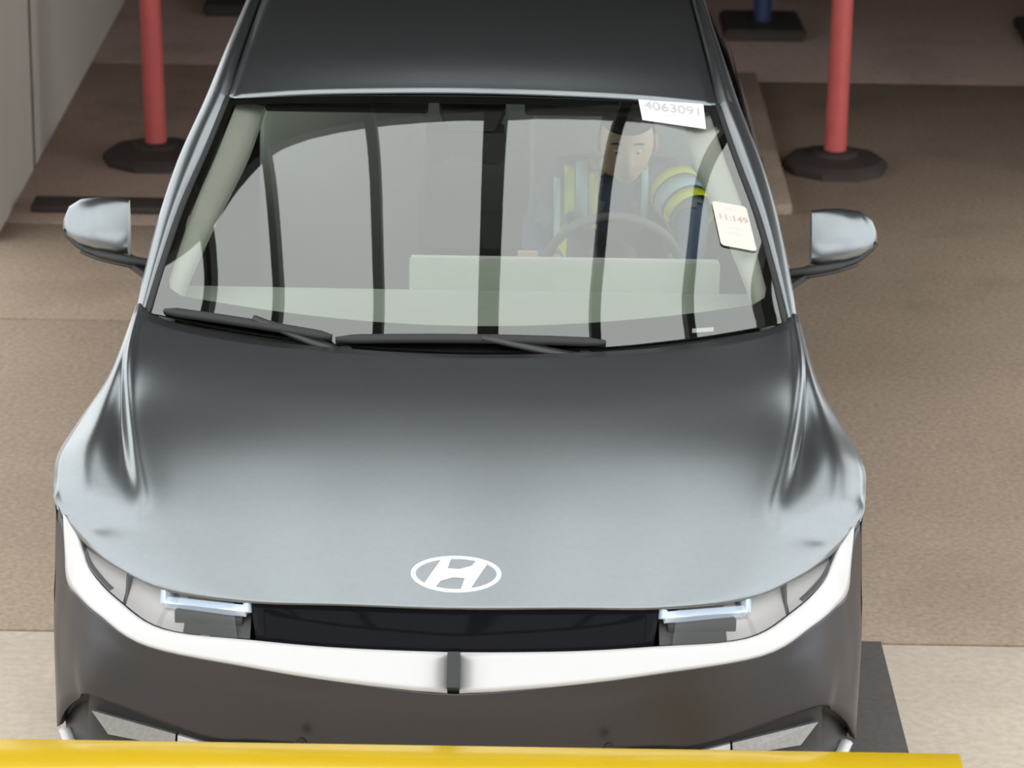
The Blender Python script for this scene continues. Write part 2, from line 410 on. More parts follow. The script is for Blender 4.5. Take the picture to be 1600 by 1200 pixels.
# frit band (bottom, sides, top)
fb = [[], []]
for k in range(49):
    s = -1 + 2*k/48
    lo = ws_param(s, 0)-NW*.004
    a = abs(s); tt = .148 + .0*a + (.085*max(0, (a-.93)/.07)**2 if a > .93 else 0)
    tt = .088 + .030*a**2 + (.16*((a-.93)/.07)**2 if a > .93 else 0)
    fb[0].append(tuple(lo)); fb[1].append(tuple(ws_param(s, tt)-NW*.004))
frit_o = sheet('windshield_frit', fb, FRIT, car)
fb = [[tuple(ws_param(-1+2*k/48, .965)-NW*.004) for k in range(49)], [tuple(ws_param(-1+2*k/48, 1)-NW*.004) for k in range(49)]]
sheet('windshield_frit', fb, FRIT, car)
for sgn in (1, -1):
    fb = [[tuple(ws_param(sgn*(1-e), t/30)-NW*.004) for t in range(2, 31)] for e in (0, .028)]
    sheet('windshield_frit', fb, FRIT, car)

# --- front: strip, panel, lamps, bumper
E_ = [(0,.13,.795),(.25,.135,.797),(.452,.15,.795),(.645,.21,.795),(.76,.30,.806),(.83,.378,.817),(.864,.432,.824),(.880,.455,.828),(.899,.48,.850)]
T_ = [(0,.06,.72),(.25,.072,.722),(.438,.1,.724),(.648,.165,.718),(.76,.25,.751),(.83,.33,.785),(.858,.385,.812),(.874,.436,.830),(.897,.474,.856)]
B_ = [(0,.0,.647),(.25,.025,.663),(.436,.06,.676),(.684,.15,.684),(.80,.235,.72),(.86,.31,.738),(.893,.385,.742),(.902,.43,.79),(.910,.475,.866)]
def band(a, b, n): return patch([a, b], n, 1)
trim = empty('front_strip'); trim.parent = car
for sgn in (1, -1):
    st = patch([T_, [lerp(p, q, .5) for p, q in zip([(x, y-.004, z+.002) for x, y, z in T_], B_)], B_], 6, 3)
    st = [[p if p[0] > .0135 else (.0135, p[1], p[2]) for p in row[1:]] for row in st]
    st = [[(row[0][0] if 0 else .0135, row[0][1], row[0][2])] + row[1:] for row in st]
    st = [[(p[0], p[1]-.006, p[2]+.002) for p in row] for row in st]
    sheet('silver_strip', st if sgn > 0 else flipx(st), SILVER, car, thick=.012, flip=sgn > 0)
bpy.data.objects.remove(trim)
boxo('strip_divider', (0, .032, .685), (.028, .055, .082), BLACKP, car, bevel=.003, rx=-.65)
# black centre panel between the lamps
half = [row[:11] for row in patch([E_, [lerp(p, q, .5) for p, q in zip(E_, [(x, y-.008, z) for x, y, z in T_])], T_], 5, 3)]
pan = [[(-p[0], p[1], p[2]) for p in reversed(row[1:])] + row for row in half]
sheet('grille_panel', pan, BLACKG, car, thick=.004, flip=True)
full = patch([E_, [lerp(p, q, .5) for p, q in zip(E_, [(x, y-.008, z) for x, y, z in T_])], T_], 5, 4)
def interp_ET(x, s, back=0.0):
    """point between hood edge (s=0) and strip top (s=1) at lateral x, set back into the lamp"""
    def at(Q):
        C_ = crv(Q, 6)
        for a, b in zip(C_, C_[1:]):
            if a[0] <= x <= b[0]: return lerp(a, b, (x-a[0])/(b[0]-a[0]+1e-9))
        return C_[-1]
    p = lerp(at(E_), at(T_), s); k = max(0, (x-.45)/.45)
    return (p[0]-back*.55*k, p[1]+back, p[2])
for sgn in (1, -1):
    hl = empty('headlight', 'clear headlamp with square running light' ); hl.parent = car
    del hl['label']
    hl.matrix_parent_inverse = car.matrix_world.inverted()
    def hs(name, g, m, th=0): return sheet(name, g if sgn > 0 else flipx(g), m, hl, thick=th, flip=sgn > 0)
    lens = [row[11:-3] for row in full]
    hs('lens', lens, LENS)
    xs = [.452+(.605-.452)*i/8 for i in range(9)]
    hs('lamp_housing', [[interp_ET(x, s, .05*(1-s)+.004) for x in xs] for s in (0, .25, .5, .75, 1.0)], DARKP)
    xs = [.605+(.742-.605)*i/8 for i in range(9)]
    hs('reflector', [[interp_ET(x, s, .045*(1-s)+.004) for x in xs] for s in (0, .33, .66, 1)], REFL)
    xs = [.75+(.862-.75)*i/8 for i in range(9)]
    hs('reflector', [[interp_ET(x, s, .040*(1-s)+.004) for x in xs] for s in (0, .33, .66, 1)], REFL)
    bm = bmesh.new(); a, b = interp_ET(.745, .0, .012), interp_ET(.745, 1, .012); tube(bm, [(sgn*a[0], a[1], a[2]), (sgn*b[0], b[1], b[2])], .0035, 6); from_bm('divider', bm, BLACKP, hl)
    bm = bmesh.new(); pts = [interp_ET(.78+.09*i/8, .97, .01) for i in range(9)]; tube(bm, [(sgn*p[0], p[1], p[2]) for p in pts], .006, 6); from_bm('lamp_bezel', bm, BLACKP, hl, smooth=True)
    # U-shaped running light
    bm = bmesh.new()
    def seg(x0, s0, x1, s1, rr):
        a, b = interp_ET(x0, s0, .008), interp_ET(x1, s1, .008)
        n = 5; tube(bm, [tuple(lerp(((sgn*a[0]), a[1], a[2]), (sgn*b[0], b[1], b[2]), i/n)) for i in range(n+1)], rr, 4, upv=(0, .3, 1))
    seg(.462, .30, .648, .36, .013); seg(.650, .02, .650, .40, .011); seg(.460, .10, .460, .34, .010)
    from_bm('running_light', bm, DRL, hl)
    boxo('projector_box', (sgn*.545, .17, .742), (.16, .03, .035), DARKP, hl, bevel=.004, rz=sgn*.25)
# bumper shell
R1 = [(0,.012,.60),(.25,.034,.61),(.44,.066,.62),(.655,.145,.62),(.80,.215,.635),(.870,.305,.645),(.908,.385,.65),(.927,.44,.66),(.943,.520,.665)]
R15 = [(0,.028,.545),(.25,.047,.545),(.44,.082,.545),(.60,.128,.545),(.812,.212,.560),(.876,.305,.565),(.915,.385,.56),(.932,.425,.555),(.945,.500,.565)]
R2 = [(0,.045,.482),(.25,.062,.480),(.44,.094,.475),(.56,.122,.472),(.815,.217,.527),(.862,.285,.487),(.900,.338,.436),(.922,.385,.385),(.936,.435,.345)]
B2 = [(x, y+.004, z-.002) for x, y, z in B_[:-2]] + [(.907, .455, .838), (.932, .512, .868)]
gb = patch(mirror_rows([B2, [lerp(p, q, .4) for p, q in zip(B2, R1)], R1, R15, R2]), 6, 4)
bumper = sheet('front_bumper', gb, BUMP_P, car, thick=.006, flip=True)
L0 = [(x*.985, y+.03, z-.002) for x, y, z in R2]
L1 = [(0,.05,.44),(.25,.065,.44),(.44,.09,.435),(.56,.125,.43),(.80,.24,.42),(.85,.30,.41),(.88,.345,.40),(.905,.41,.385),(.92,.48,.37)]
L2 = [(0,.03,.36),(.25,.045,.36),(.44,.07,.36),(.56,.105,.36),(.80,.22,.36),(.85,.28,.36),(.885,.335,.36),(.91,.41,.35),(.92,.48,.34)]
L3 = [(0,.10,.22),(.25,.11,.22),(.44,.14,.22),(.56,.17,.22),(.78,.27,.22),(.83,.33,.22),(.86,.38,.22),(.88,.43,.22),(.89,.48,.22)]
sheet('lower_bumper', patch(mirror_rows([R2, L0, L1, L2, L3]), 6, 3), BLACKP, car, flip=True)
bm = bmesh.new(); tube(bm, crv([(-.905,.35,.378),(-.87,.285,.352),(-.78,.205,.330),(-.56,.095,.322),(0,.025,.32),(.56,.095,.322),(.78,.205,.330),(.87,.285,.352),(.905,.35,.378)], 6), .016, 8, flat=.6); from_bm('skid_trim', bm, SILVER, car, smooth=True)
for sgn in (1, -1):
    inl = boxo('air_inlet', (sgn*.70, .255, .455), (.30, .04, .09), BLACKP, car, bevel=.01, rz=sgn*.45)
    bm = bmesh.new(); prism(bm, [(sgn*.826,.240,.480),(sgn*.625,.145,.470),(sgn*.627,.135,.442),(sgn*.785,.208,.437)], (0, .02, -.004)); from_bm('inlet_lamp', bm, GREYLENS, inl)
    bm = bmesh.new(); prism(bm, [(sgn*.620,.140,.470),(sgn*.545,.112,.462),(sgn*.565,.112,.447),(sgn*.620,.132,.442)], (0, .02, -.004)); from_bm('inlet_trim', bm, SILVER, inl)
for x in (-.335, .345):
    bm = bmesh.new(); lathe(bm, [(.012, 0), (.010, .006)], 12, (x, 0, 0)); bmesh.ops.rotate(bm, verts=bm.verts, cent=(x, 0, 0), matrix=Matrix.Rotation(math.radians(75), 3, 'X')); bmesh.ops.translate(bm, verts=bm.verts, vec=(0, .042, .505)); from_bm('parking_sensor', bm, BLACKP, bumper, smooth=True, sharp=40)

# --- emblem
EC = Vector((0, .215, 0)); EW, EH = .1015, .060
def emb(u_, v_, off):
    x = EC.x + u_*EW + .0; y = EC.y + v_*EH*.94
    p, n = hood_z(x, y); return p + n*(off if n.z > 0 else -off)
em = empty('emblem'); em.parent = car; em.matrix_parent_inverse = car.matrix_world.inverted()
bm = bmesh.new(); n = 56
prof = [(.90, .001), (.90, .006), (1.0, .006), (1.0, .001)]
prof = [(.905, .0005), (.92, .006), (.985, .006), (1.0, .0005)]
rings = [[bm.verts.new(emb(math.cos(2*math.pi*k/n)*(1-(1-q)), math.sin(2*math.pi*k/n)*(1-(1-q)*1.5), h)) for k in range(n)] for q, h in [(.885, .0005), (.895, .006), (.99, .006), (1.0, .0005)]]
for i in range(3):
    for k in range(n): bm.faces.new((rings[i][k], rings[i][(k+1) % n], rings[i+1][(k+1) % n], rings[i+1][k]))
from_bm('oval_ring', bm, CHROME, em, smooth=True, sharp=50)
hp = [(-.32,.80),(-.12,.84),(-.20,.24),(.06,.20),(.34,.40),(.44,.72),(.68,.56)]
hp = hp + [(-a, -b) for a, b in hp]
hp = [(a-.0, b) for a, b in hp]
def dens(poly, k=6):
    out = []
    for i in range(len(poly)):
        a, b = poly[i], poly[(i+1) % len(poly)]
        out += [lerp(a, b, j/k) for j in range(k)]
    return out
hp = dens(hp, 2)
bm = bmesh.new(); a = [bm.verts.new(emb(p[0], p[1], .007)) for p in hp]; b = [bm.verts.new(emb(p[0], p[1], .0005)) for p in hp]
f_ = bm.faces.new(a)
for i in range(len(hp)): bm.faces.new((a[i], b[i], b[(i+1) % len(hp)], a[(i+1) % len(hp)]))
bmesh.ops.triangulate(bm, faces=[f_])
from_bm('slanted_letter', bm, CHROME, em)

# --- wheels
def wheel(x, y, sgn):
    wm = empty('wheel'); wm.parent = car; wm.matrix_parent_inverse = car.matrix_world.inverted()
    bm = bmesh.new(); lathe(bm, [(.25, -.11), (.34, -.115), (.358, -.09), (.36, 0), (.358, .09), (.34, .115), (.25, .11)], 36, (x, y, .36), 'X'); from_bm('tire', bm, RUBBER, wm, smooth=True, sharp=40)
    bm = bmesh.new(); xo = x+sgn*.10
    lathe(bm, [(.255, 0), (.245, sgn*.012), (.225, sgn*.004), (.225, -sgn*.03)], 32, (xo, y, .36), 'X')
    for k in range(5):
        a = k*2*math.pi/5
        box(bm, (xo+sgn*.006, y+.13*math.cos(a), .36+.13*math.sin(a)), (.02, .06, .22), rx=a+math.pi/2)
    lathe(bm, [(.06, 0), (.05, sgn*.02)], 16, (xo, y, .36), 'X')
    from_bm('rim', bm, STEEL, wm)
    # black inner arch liner
    g = [[(x+sgn*dx, y+.41*math.cos(t), .36+.41*math.sin(t)) for t in [math.pi*i/16 for i in range(17)]] for dx in (.12, -.2)]
    sheet('arch_liner', g, BLACKP, car)
for y in (.845, 3.845):
    for sgn in (1, -1): wheel(sgn*.80, y, sgn)
boxo('underbody', (0, 2.35, .22), (1.3, 3.9, .1), BLACKP, car, bevel=.02)

# --- side mirrors
def smirror(sgn, dz):
    mr = empty('side_mirror'); mr.parent = car; mr.matrix_parent_inverse = car.matrix_world.inverted()
    def mp(p): return (sgn*p[0], p[1], p[2]+dz)
    # cap: sections from inner side to tip, each a ring (front bulge + flat back)
    secs = [(.905, 1.088, 1.232, .10), (.935, 1.086, 1.236, .125), (.985, 1.094, 1.236, .13), (1.035, 1.106, 1.228, .118), (1.068, 1.124, 1.206, .09), (1.082, 1.145, 1.175, .05)]
    bm = bmesh.new(); rings = []
    for x, zb, zt, d in secs:
        yb = 1.80; zm = (zb+zt)/2; h = (zt-zb)/2; ring = []
        for t in range(16):
            a = 2*math.pi*t/16; c, s = math.cos(a), math.sin(a)
            yy = (abs(c)**.7)*(1 if c > 0 else -1); ss = (abs(s)**.75)*(1 if s > 0 else -1)
            y = yb - d*.62*yy + .42*h*(ss+.2)*max(0, yy) if yy > 0 else yb - d*.18*yy
            ring.append(bm.verts.new(mp((x, y + .02*(x-.9)/.18, zm + h*ss))))
        rings.append(ring)
    for i in range(len(rings)-1):
        for k in range(16): bm.faces.new((rings[i][k], rings[i][(k+1) % 16], rings[i+1][(k+1) % 16], rings[i+1][k]))
    bm.faces.new(rings[0]); bm.faces.new(rings[-1])
    from_bm('mirror_cap', bm, PAINT, mr, smooth=True, sharp=45)
    bm = bmesh.new(); prism(bm, [mp((.915, 1.826, 1.10)), mp((1.055, 1.836, 1.12)), mp((1.065, 1.836, 1.19)), mp((1.03, 1.836, 1.222)), mp((.915, 1.826, 1.225))], (0, .004, 0)); from_bm('mirror_glass', bm, MIRRORG, mr)
    # black lower shell running in to the door
    lo = crv([mp((1.077, 1.78, 1.150)), mp((1.03, 1.75, 1.116)), mp((.98, 1.735, 1.102)), mp((.91, 1.725, 1.090)), mp((.83, 1.74, 1.072))], 4)
    bm = bmesh.new(); tube(bm, lo, [.012]*8 + [.017]*9, 10, flat=.7); from_bm('mirror_base', bm, BLACKP, mr, smooth=True)
    lo = crv([mp((1.03, 1.75, 1.102)), mp((.98, 1.73, 1.089)), mp((.91, 1.72, 1.076)), mp((.84, 1.735, 1.058))], 4)
    bm = bmesh.new(); tube(bm, lo, .006, 8); from_bm('mirror_trim', bm, DARKP, mr, smooth=True)
    bm = bmesh.new(); prism(bm, [mp((.835, 1.66, 1.06)), mp((.842, 1.80, 1.05)), mp((.905, 1.80, 1.082)), mp((.905, 1.73, 1.085))], (0, 0, -.018)); from_bm('mirror_arm', bm, BLACKP, mr)
for sgn in (1, -1): smirror(sgn, 0.0)

# --- wipers and cowl
def wiper(a, b, pivot, elbow):
    wp = empty('wiper'); wp.parent = car; wp.matrix_parent_inverse = car.matrix_world.inverted()
    A, B_p = on_ws(a), on_ws(b); n = 14
    pts = [on_ws(lerp(A, B_p, i/n), .017) for i in range(n+1)]
    bm = bmesh.new(); tube(bm, pts, [.008] + [.0155]*(n-1) + [.008], 8, flat=.8); from_bm('wiper_blade', bm, RUBBER, wp, smooth=True)
    pts2 = [on_ws(lerp(A, B_p, i/n), .008) for i in range(n+1)]
    bm = bmesh.new(); tube(bm, pts2, .005, 6); from_bm('rubber_edge', bm, BLACKP, wp, smooth=True)
    e = on_ws(elbow, .026); p = Vector(pivot)
    bm = bmesh.new(); tube(bm, [e, lerp(e, p, .25), lerp(e, p, .6), p], [.012, .015, .018, .022], 8, flat=.6); from_bm('wiper_arm', bm, DARKP, wp, smooth=True)
    bm = bmesh.new(); lathe(bm, [(.022, -.02), (.022, .012), (.014, .020)], 14, tuple(p)); from_bm('pivot_cap', bm, DARKP, wp, smooth=True, sharp=40)
wiper((-.765, 1.342, 1.061), (-.335, 1.248, 1.010), (-.30, 1.205, 1.012), (-.535, 1.302, 1.040))
wiper((-.324, 1.240, 1.004), (.350, 1.244, 1.006), (.30, 1.205, 1.010), (.04, 1.243, 1.005))
cw = [[(p[0], p[1]+.025, p[2]-.012) for p in HOOD[0][:6]], [(p[0], p[1]-.0, p[2]-.012) for p in [(0,1.225,1.03),(.25,1.235,1.033),(.5,1.27,1.043),(.70,1.32,1.056),(.79,1.355,1.067),(.815,1.39,1.075)]]]
sheet('cowl', patch(mirror_rows(cw), 5, 2), BLACKP, car)

# --- interior
intr_dash = patch(mirror_rows([
 [(0,1.27,1.015),(.4,1.30,1.02),(.70,1.36,1.04),(.775,1.41,1.06)],
 [(0,1.45,1.010),(.4,1.47,1.010),(.70,1.52,1.015),(.80,1.56,1.02)],
 [(0,1.75,.985),(.4,1.76,.985),(.70,1.78,.985),(.82,1.80,.985)],
 [(0,1.92,.955),(.4,1.92,.955),(.70,1.92,.955),(.83,1.92,.955)],
 [(0,1.97,.88),(.4,1.97,.88),(.70,1.97,.88),(.83,1.97,.88)],
 [(0,1.90,.62),(.4,1.90,.62),(.70,1.90,.62),(.83,1.90,.62)]]), 5, 4)
dash = sheet('dashboard', intr_dash, DASH, car)
dpn = boxo('display_panel', (.255, 1.90, .99), (.84, .022, .125), DASH, car, bevel=.008, rx=-.12)
boxo('panel_edge', (.255, 1.909, 1.0535), (.83, .016, .006), WHITEP, dpn, bevel=.002)
for sgn in (1, -1):
    tw = [.030, .032, .035, .038, .040, .043, .047, .052, .056, .060, .064, .068, .071, .073, .075, .076, .076, .075, .074, .073, .072]
    cw_ = crv(W_IN[:5], 5)
    ri = [[(sgn*(p[0]-.020), p[1]+.010, p[2]-.018) for p in cw_], [(sgn*(p[0]-.020-t_*.6), p[1]+.02, p[2]-.024) for p, t_ in zip(cw_, tw)],
          [(sgn*(p[0]-.020-t_), p[1]+.03, p[2]-.032) for p, t_ in zip(cw_, tw)], [(sgn*(p[0]-.020-t_), p[1]+.09, p[2]-.06) for p, t_ in zip(cw_, tw)]]
    sheet('pillar_trim', ri, CREAM, car, flip=sgn > 0)
    dc = [[(sgn*(side_x(z_)-.06), y_, z_) for y_ in (1.55, 1.9, 2.3, 2.8, 3.4)] for z_ in (1.045, .9, .7, .4)]
    sheet('door_card', dc, SEATM, car, flip=sgn > 0)
    bm = bmesh.new(); tube(bm, [(sgn*.652, 1.93, 1.36), (sgn*.668, 1.93, 1.33), (sgn*.67, 1.94, 1.30)], .008, 6); from_bm('coat_hook', bm, BLACKP, car, smooth=True)
hl_ = patch(mirror_rows([[(0,2.03,1.462),(.3,2.03,1.46),(.60,2.03,1.445)], [(0,2.3,1.55),(.3,2.3,1.545),(.60,2.3,1.52)], [(0,3.0,1.585),(.3,3,1.58),(.58,3,1.56)], [(0,4.1,1.49),(.3,4.1,1.49),(.56,4.1,1.47)]]), 4, 4)
sheet('headliner', hl_, LINER, car)
for x in (-.34, .36): boxo('sun_visor', (x, 2.10, 1.452), (.44, .17, .02), LINER, car, bevel=.008, rx=.28)
bm = bmesh.new(); prism(bm, [(-.125,1.93,1.395),(.085,1.93,1.395),(.095,1.905,1.345),(.075,1.89,1.318),(.035,1.89,1.320),(-.01,1.895,1.338),(-.05,1.895,1.338),(-.085,1.89,1.322),(-.11,1.89,1.318)], (0, .05, .012)); from_bm('mirror_housing', bm, mat('grey_housing', (.03, .028, .03), .6), car)
bm = bmesh.new(); prism(bm, [(-.06,1.93,1.40),(.06,1.93,1.40),(.09,2.01,1.455),(-.09,2.01,1.455)], (0, .02, -.03)); from_bm('sensor_housing', bm, BLACKP, car)
boxo('floor_pan', (0, 3.0, .34), (1.6, 2.6, .05), CARPET, car)
boxo('firewall', (0, 1.6, .60), (1.6, .05, .6), CARPET, car)
def seat(x):
    s = empty('seat'); s.parent = car; s.matrix_parent_inverse = car.matrix_world.inverted()
    boxo('cushion', (x, 2.72, .54), (.50, .52, .16), SEATM, s, bevel=.05)
    boxo('backrest', (x, 3.02, .84), (.50, .14, .66), SEATM, s, bevel=.05, rx=-.28)
    boxo('headrest', (x, 3.09, 1.26), (.27, .1, .19), SEATM, s, bevel=.04, rx=-.2)
    for dx in (-.06, .06):
        bm = bmesh.new(); tube(bm, [(x+dx, 3.09, 1.1), (x+dx, 3.10, 1.22)], .007, 8); from_bm('headrest_post', bm, STEEL, s, smooth=True)
seat(.41); seat(-.41)
rs = empty('rear_seat'); rs.parent = car; rs.matrix_parent_inverse = car.matrix_world.inverted()
boxo('cushion', (0, 3.62, .56), (1.3, .5, .16), SEATM, rs, bevel=.05); boxo('backrest', (0, 3.92, .88), (1.3, .14, .66), SEATM, rs, bevel=.05, rx=-.3)
# steering wheel
stw = empty('steering_wheel'); stw.parent = car; stw.matrix_parent_inverse = car.matrix_world.inverted()
SWC = Vector((.392, 2.125, .965)); tilt = math.radians(24); ex = Vector((1, 0, 0)); ey = Vector((0, math.sin(tilt)*-.0 - math.sin(tilt), math.cos(tilt)))
def swp(a, rr, off=0): return SWC + ex*rr*math.cos(a) + ey*rr*math.sin(a) + ex.cross(ey)*off
bm = bmesh.new(); N_ = 40; rings = []
for i in range(N_):
    a = 2*math.pi*i/N_; ring = []
    for k in range(8):
        b = 2*math.pi*k/8; ring.append(bm.verts.new(swp(a, .183+.014*math.cos(b), .014*math.sin(b))))
    rings.append(ring)
for i in range(N_):
    for k in range(8): bm.faces.new((rings[i][k], rings[(i+1) % N_][k], rings[(i+1) % N_][(k+1) % 8], rings[i][(k+1) % 8]))
from_bm('wheel_rim', bm, mat('grey_leather', (.16, .165, .155), .6), stw, smooth=True)
bm = bmesh.new()
for a in (0, math.pi, -math.pi/2): tube(bm, [swp(a, .05, .01), swp(a, .18, 0)], [.03, .02], 8, flat=.35)
from_bm('spoke', bm, DARKP, stw, smooth=True)
bm = bmesh.new(); tube(bm, [swp(0, 0, -.025), swp(0, 0, .03)], [.075, .065], 18, upv=(1, 0, 0)); from_bm('hub', bm, DARKP, stw, smooth=True, sharp=40)
bm = bmesh.new(); tube(bm, [swp(0, 0, .0), tuple(SWC + Vector((0, -.2, -.09)))], [.035, .05], 12); from_bm('column', bm, DARKP, stw, smooth=True)
# VIN plate behind the glass
c = [on_ws((.570, 1.316, 1.04), -.002), on_ws((.625, 1.325, 1.045), -.002), on_ws((.625, 1.312, 1.04), -.002), on_ws((.570, 1.303, 1.035), -.002)]
bm = bmesh.new(); prism(bm, [tuple(q) for q in c], tuple(NW*.0012)); from_bm('number_plate_strip', bm, WHITEP, car)

# ------------------------------------------------------------------ stickers on the windscreen
def text_mesh(txt, size):
    cu = bpy.data.curves.new('txt', 'FONT'); cu.body = txt; cu.size = size; cu.align_x = 'CENTER'; cu.align_y = 'CENTER'; cu.extrude = 0
    o = bpy.data.objects.new('txt', cu); COL.objects.link(o); bpy.context.view_layer.update()
    me = bpy.data.meshes.new_from_object(o.evaluated_get(bpy.context.evaluated_depsgraph_get()))
    bpy.data.objects.remove(o); bpy.data.curves.remove(cu); return me
def sticker(corners, label, texts, paper, rad):
    tl, tr, br, bl = [Vector(p) for p in corners]
    Wd = ((tr-tl).length + (br-bl).length)/2; Hd = ((tl-bl).length + (tr-br).length)/2
    def pt(a, b, off): return on_ws(lerp(lerp(bl, br, a), lerp(tl, tr, a), b), off)
    ol = []
    for cx, cy, a0 in ((1, 1, 0), (0, 1, 90), (0, 0, 180), (1, 0, 270)):
        for k in range(6):
            a = math.radians(a0 + 18*k); ol.append(((Wd-rad if cx else rad) + rad*math.cos(a), (Hd-rad if cy else rad) + rad*math.sin(a)))
    bm = bmesh.new(); lo = [bm.verts.new(pt(a/Wd, b/Hd, .004)) for a, b in ol]; hi = [bm.verts.new(pt(a/Wd, b/Hd, .0052)) for a, b in ol]
    ft = bm.faces.new(hi); bm.faces.new(list(reversed(lo)))
    for k in range(len(ol)): bm.faces.new((lo[k], hi[k], hi[(k+1) % len(ol)], lo[(k+1) % len(ol)]))
    o = from_bm('paper_sticker', bm, paper)
    tag(o, label, 'sticker', 'paper stickers on the windshield')
    for txt, cx, cy, size, m in texts:
        me = text_mesh(txt, size)
        for v in me.vertices: v.co = pt(cx + v.co.x/Wd, cy + v.co.y/Hd, .0058)
        link('lettering', me, m, o, smooth=False)
    return o
sticker([(.445,2.020,1.472),(.620,2.002,1.461),(.625,1.921,1.412),(.455,1.940,1.424)],
        'white rectangular paper sticker reading 4063091 at the top corner of the windshield',
        [('4063091', .52, .64, .045, INK), ('______', .5, .42, .02, INK)], PAPER, .002)
sticker([(.632,1.694,1.274),(.722,1.684,1.268),(.745,1.550,1.187),(.652,1.560,1.193)],
        'cream paper sticker reading 11:149 at the right edge of the windshield',
        [('- - - - -', .5, .88, .012, INKR), ('11:149', .52, .66, .030, INKR), ('- - - -', .5, .44, .014, INKR), ('- - - - - -', .5, .32, .012, INKR)], mat('cream_paper', (.62, .575, .51), .7), .010)

# ------------------------------------------------------------------ driver
def skin_mesh(name, verts, edges, radii, m, parent, sub=2, root=0):
    me = bpy.data.meshes.new(name); me.from_pydata([tuple(v) for v in verts], edges, [])
    o = link(name, me, m, parent)
    sk = o.modifiers.new('skin', 'SKIN'); sk.use_smooth_shade = True
    for i, rr in enumerate(radii):
        d = me.skin_vertices[0].data[i]; d.radius = rr if isinstance(rr, tuple) else (rr, rr); d.use_root = (i == root)
    s = o.modifiers.new('sub', 'SUBSURF'); s.levels = sub; s.render_levels = sub
    bpy.context.view_layer.update()
    me2 = bpy.data.meshes.new_from_object(o.evaluated_get(bpy.context.evaluated_depsgraph_get()))
    o.modifiers.clear(); o.data = me2
    if not me2.materials: me2.materials.append(m)
    for p in me2.polygons: p.use_smooth = True
    return o
DX = .415
drv = empty('person', 'driver in blue shirt and yellow striped safety vest holding the steering wheel', 'person', loc=(DX, 2.75, .6))
drv.matrix_world = Matrix.Translation((DX, 2.75, .6))
JV = [(DX,2.80,.66),(DX,2.77,.80),(DX,2.70,.95),(DX,2.655,1.045),(DX,2.625,1.10),(DX,2.59,1.155),  # pelvis..neck
      (DX-.15,2.655,1.065),(DX-.225,2.56,.96),(DX-.235,2.40,.90),(.245,2.20,.955),   # right arm
      (DX+.15,2.655,1.065),(DX+.215,2.50,1.005),(DX+.205,2.35,.93),(.555,2.19,.94),  # left arm
      (DX-.10,2.72,.64),(DX-.13,2.32,.66),(DX-.12,2.10,.44),                          # right leg
      (DX+.10,2.72,.64),(DX+.13,2.32,.66),(DX+.12,2.10,.44)]
JE = [(0,1),(1,2),(2,3),(3,4),(4,5),(3,6),(6,7),(7,8),(8,9),(3,10),(10,11),(11,12),(12,13),(0,14),(14,15),(15,16),(0,17),(17,18),(18,19)]
JR = [(.15,.12),(.145,.115),(.155,.115),(.12,.09),(.062,.06),(.054,.054),(.072,.068),(.055,.055),(.045,.045),(.028,.028),(.072,.068),(.055,.055),(.045,.045),(.028,.028),(.09,.09),(.07,.07),(.05,.05),(.09,.09),(.07,.07),(.05,.05)]
body = skin_mesh('shirt_and_body', JV, JE, JR, SHIRT, drv)
# the trousers are the lower part of the same body
body.data.materials.append(TROUS); body.data.materials.append(SKIN)
for p in body.data.polygons:
    c = p.center
    p.material_index = 1 if (c.z < .72 and c.y < 2.95) else (2 if (c.z > 1.108 and abs(c.x-DX) < .09) else 0)
BB = BVHTree.FromPolygons([v.co.copy() for v in body.data.vertices], [tuple(p.vertices) for p in body.data.polygons])
# head
HC = Vector((DX+.022, 2.545, 1.212))
bm = bmesh.new(); bmesh.ops.create_uvsphere(bm, u_segments=32, v_segments=24, radius=1)
for v in bm.verts:
    x, y, z = v.co; s = Vector((x*.077, y*.098, z*.122))
    if z < 0:
        k = 1 - .30*(-z)**1.4; s.x *= k; s.y *= (1-.12*(-z)) ; s.y -= .012*(-z)
    if y < -.3:
        g = math.exp(-((x/.18)**2))*math.exp(-(((z+.12)/.26)**2)); s.y -= .022*g*(1.2 if z < 0 else .7)   # nose
        for ex_ in (-.38, .38):
            s.y += .009*math.exp(-(((x-ex_)/.16)**2) - (((z-.08)/.1)**2))                                  # eye sockets
        s.y -= .006*math.exp(-((x/.3)**2) - (((z+.55)/.12)**2))                                            # lips
        s.y += .004*math.exp(-((x/.3)**2) - (((z+.54)/.03)**2))
        s.y -= .008*math.exp(-((x/.3)**2) - (((z+.88)/.12)**2))                                            # chin
    v.co = s
bmesh.ops.rotate(bm, verts=bm.verts, cent=(0, 0, 0), matrix=Matrix.Rotation(math.radians(12), 3, 'X'))
bmesh.ops.translate(bm, verts=bm.verts, vec=HC)
head = from_bm('head', bm, SKIN, drv, smooth=True)
def hpt(x, y, z):
    q = Matrix.Rotation(math.radians(12), 3, 'X') @ Vector((x, y, z)); return q + HC
for s in (-1, 1):
    bm = bmesh.new(); bmesh.ops.create_uvsphere(bm, u_segments=10, v_segments=8, radius=1, matrix=Matrix.Translation(hpt(s*.030, -.079, .010)) @ Matrix.Diagonal((.012, .010, .0065, 1))); from_bm('eye', bm, EYEW, head, smooth=True)
    bm = bmesh.new(); bmesh.ops.create_uvsphere(bm, u_segments=8, v_segments=6, radius=.005, matrix=Matrix.Translation(hpt(s*.030, -.0855, .008))); from_bm('pupil', bm, HAIR, head, smooth=True)
    bm = bmesh.new(); tube(bm, [hpt(s*.016, -.091, .036), hpt(s*.032, -.089, .038), hpt(s*.046, -.080, .032)], .0025, 6); from_bm('eyebrow', bm, HAIR, head, smooth=True)
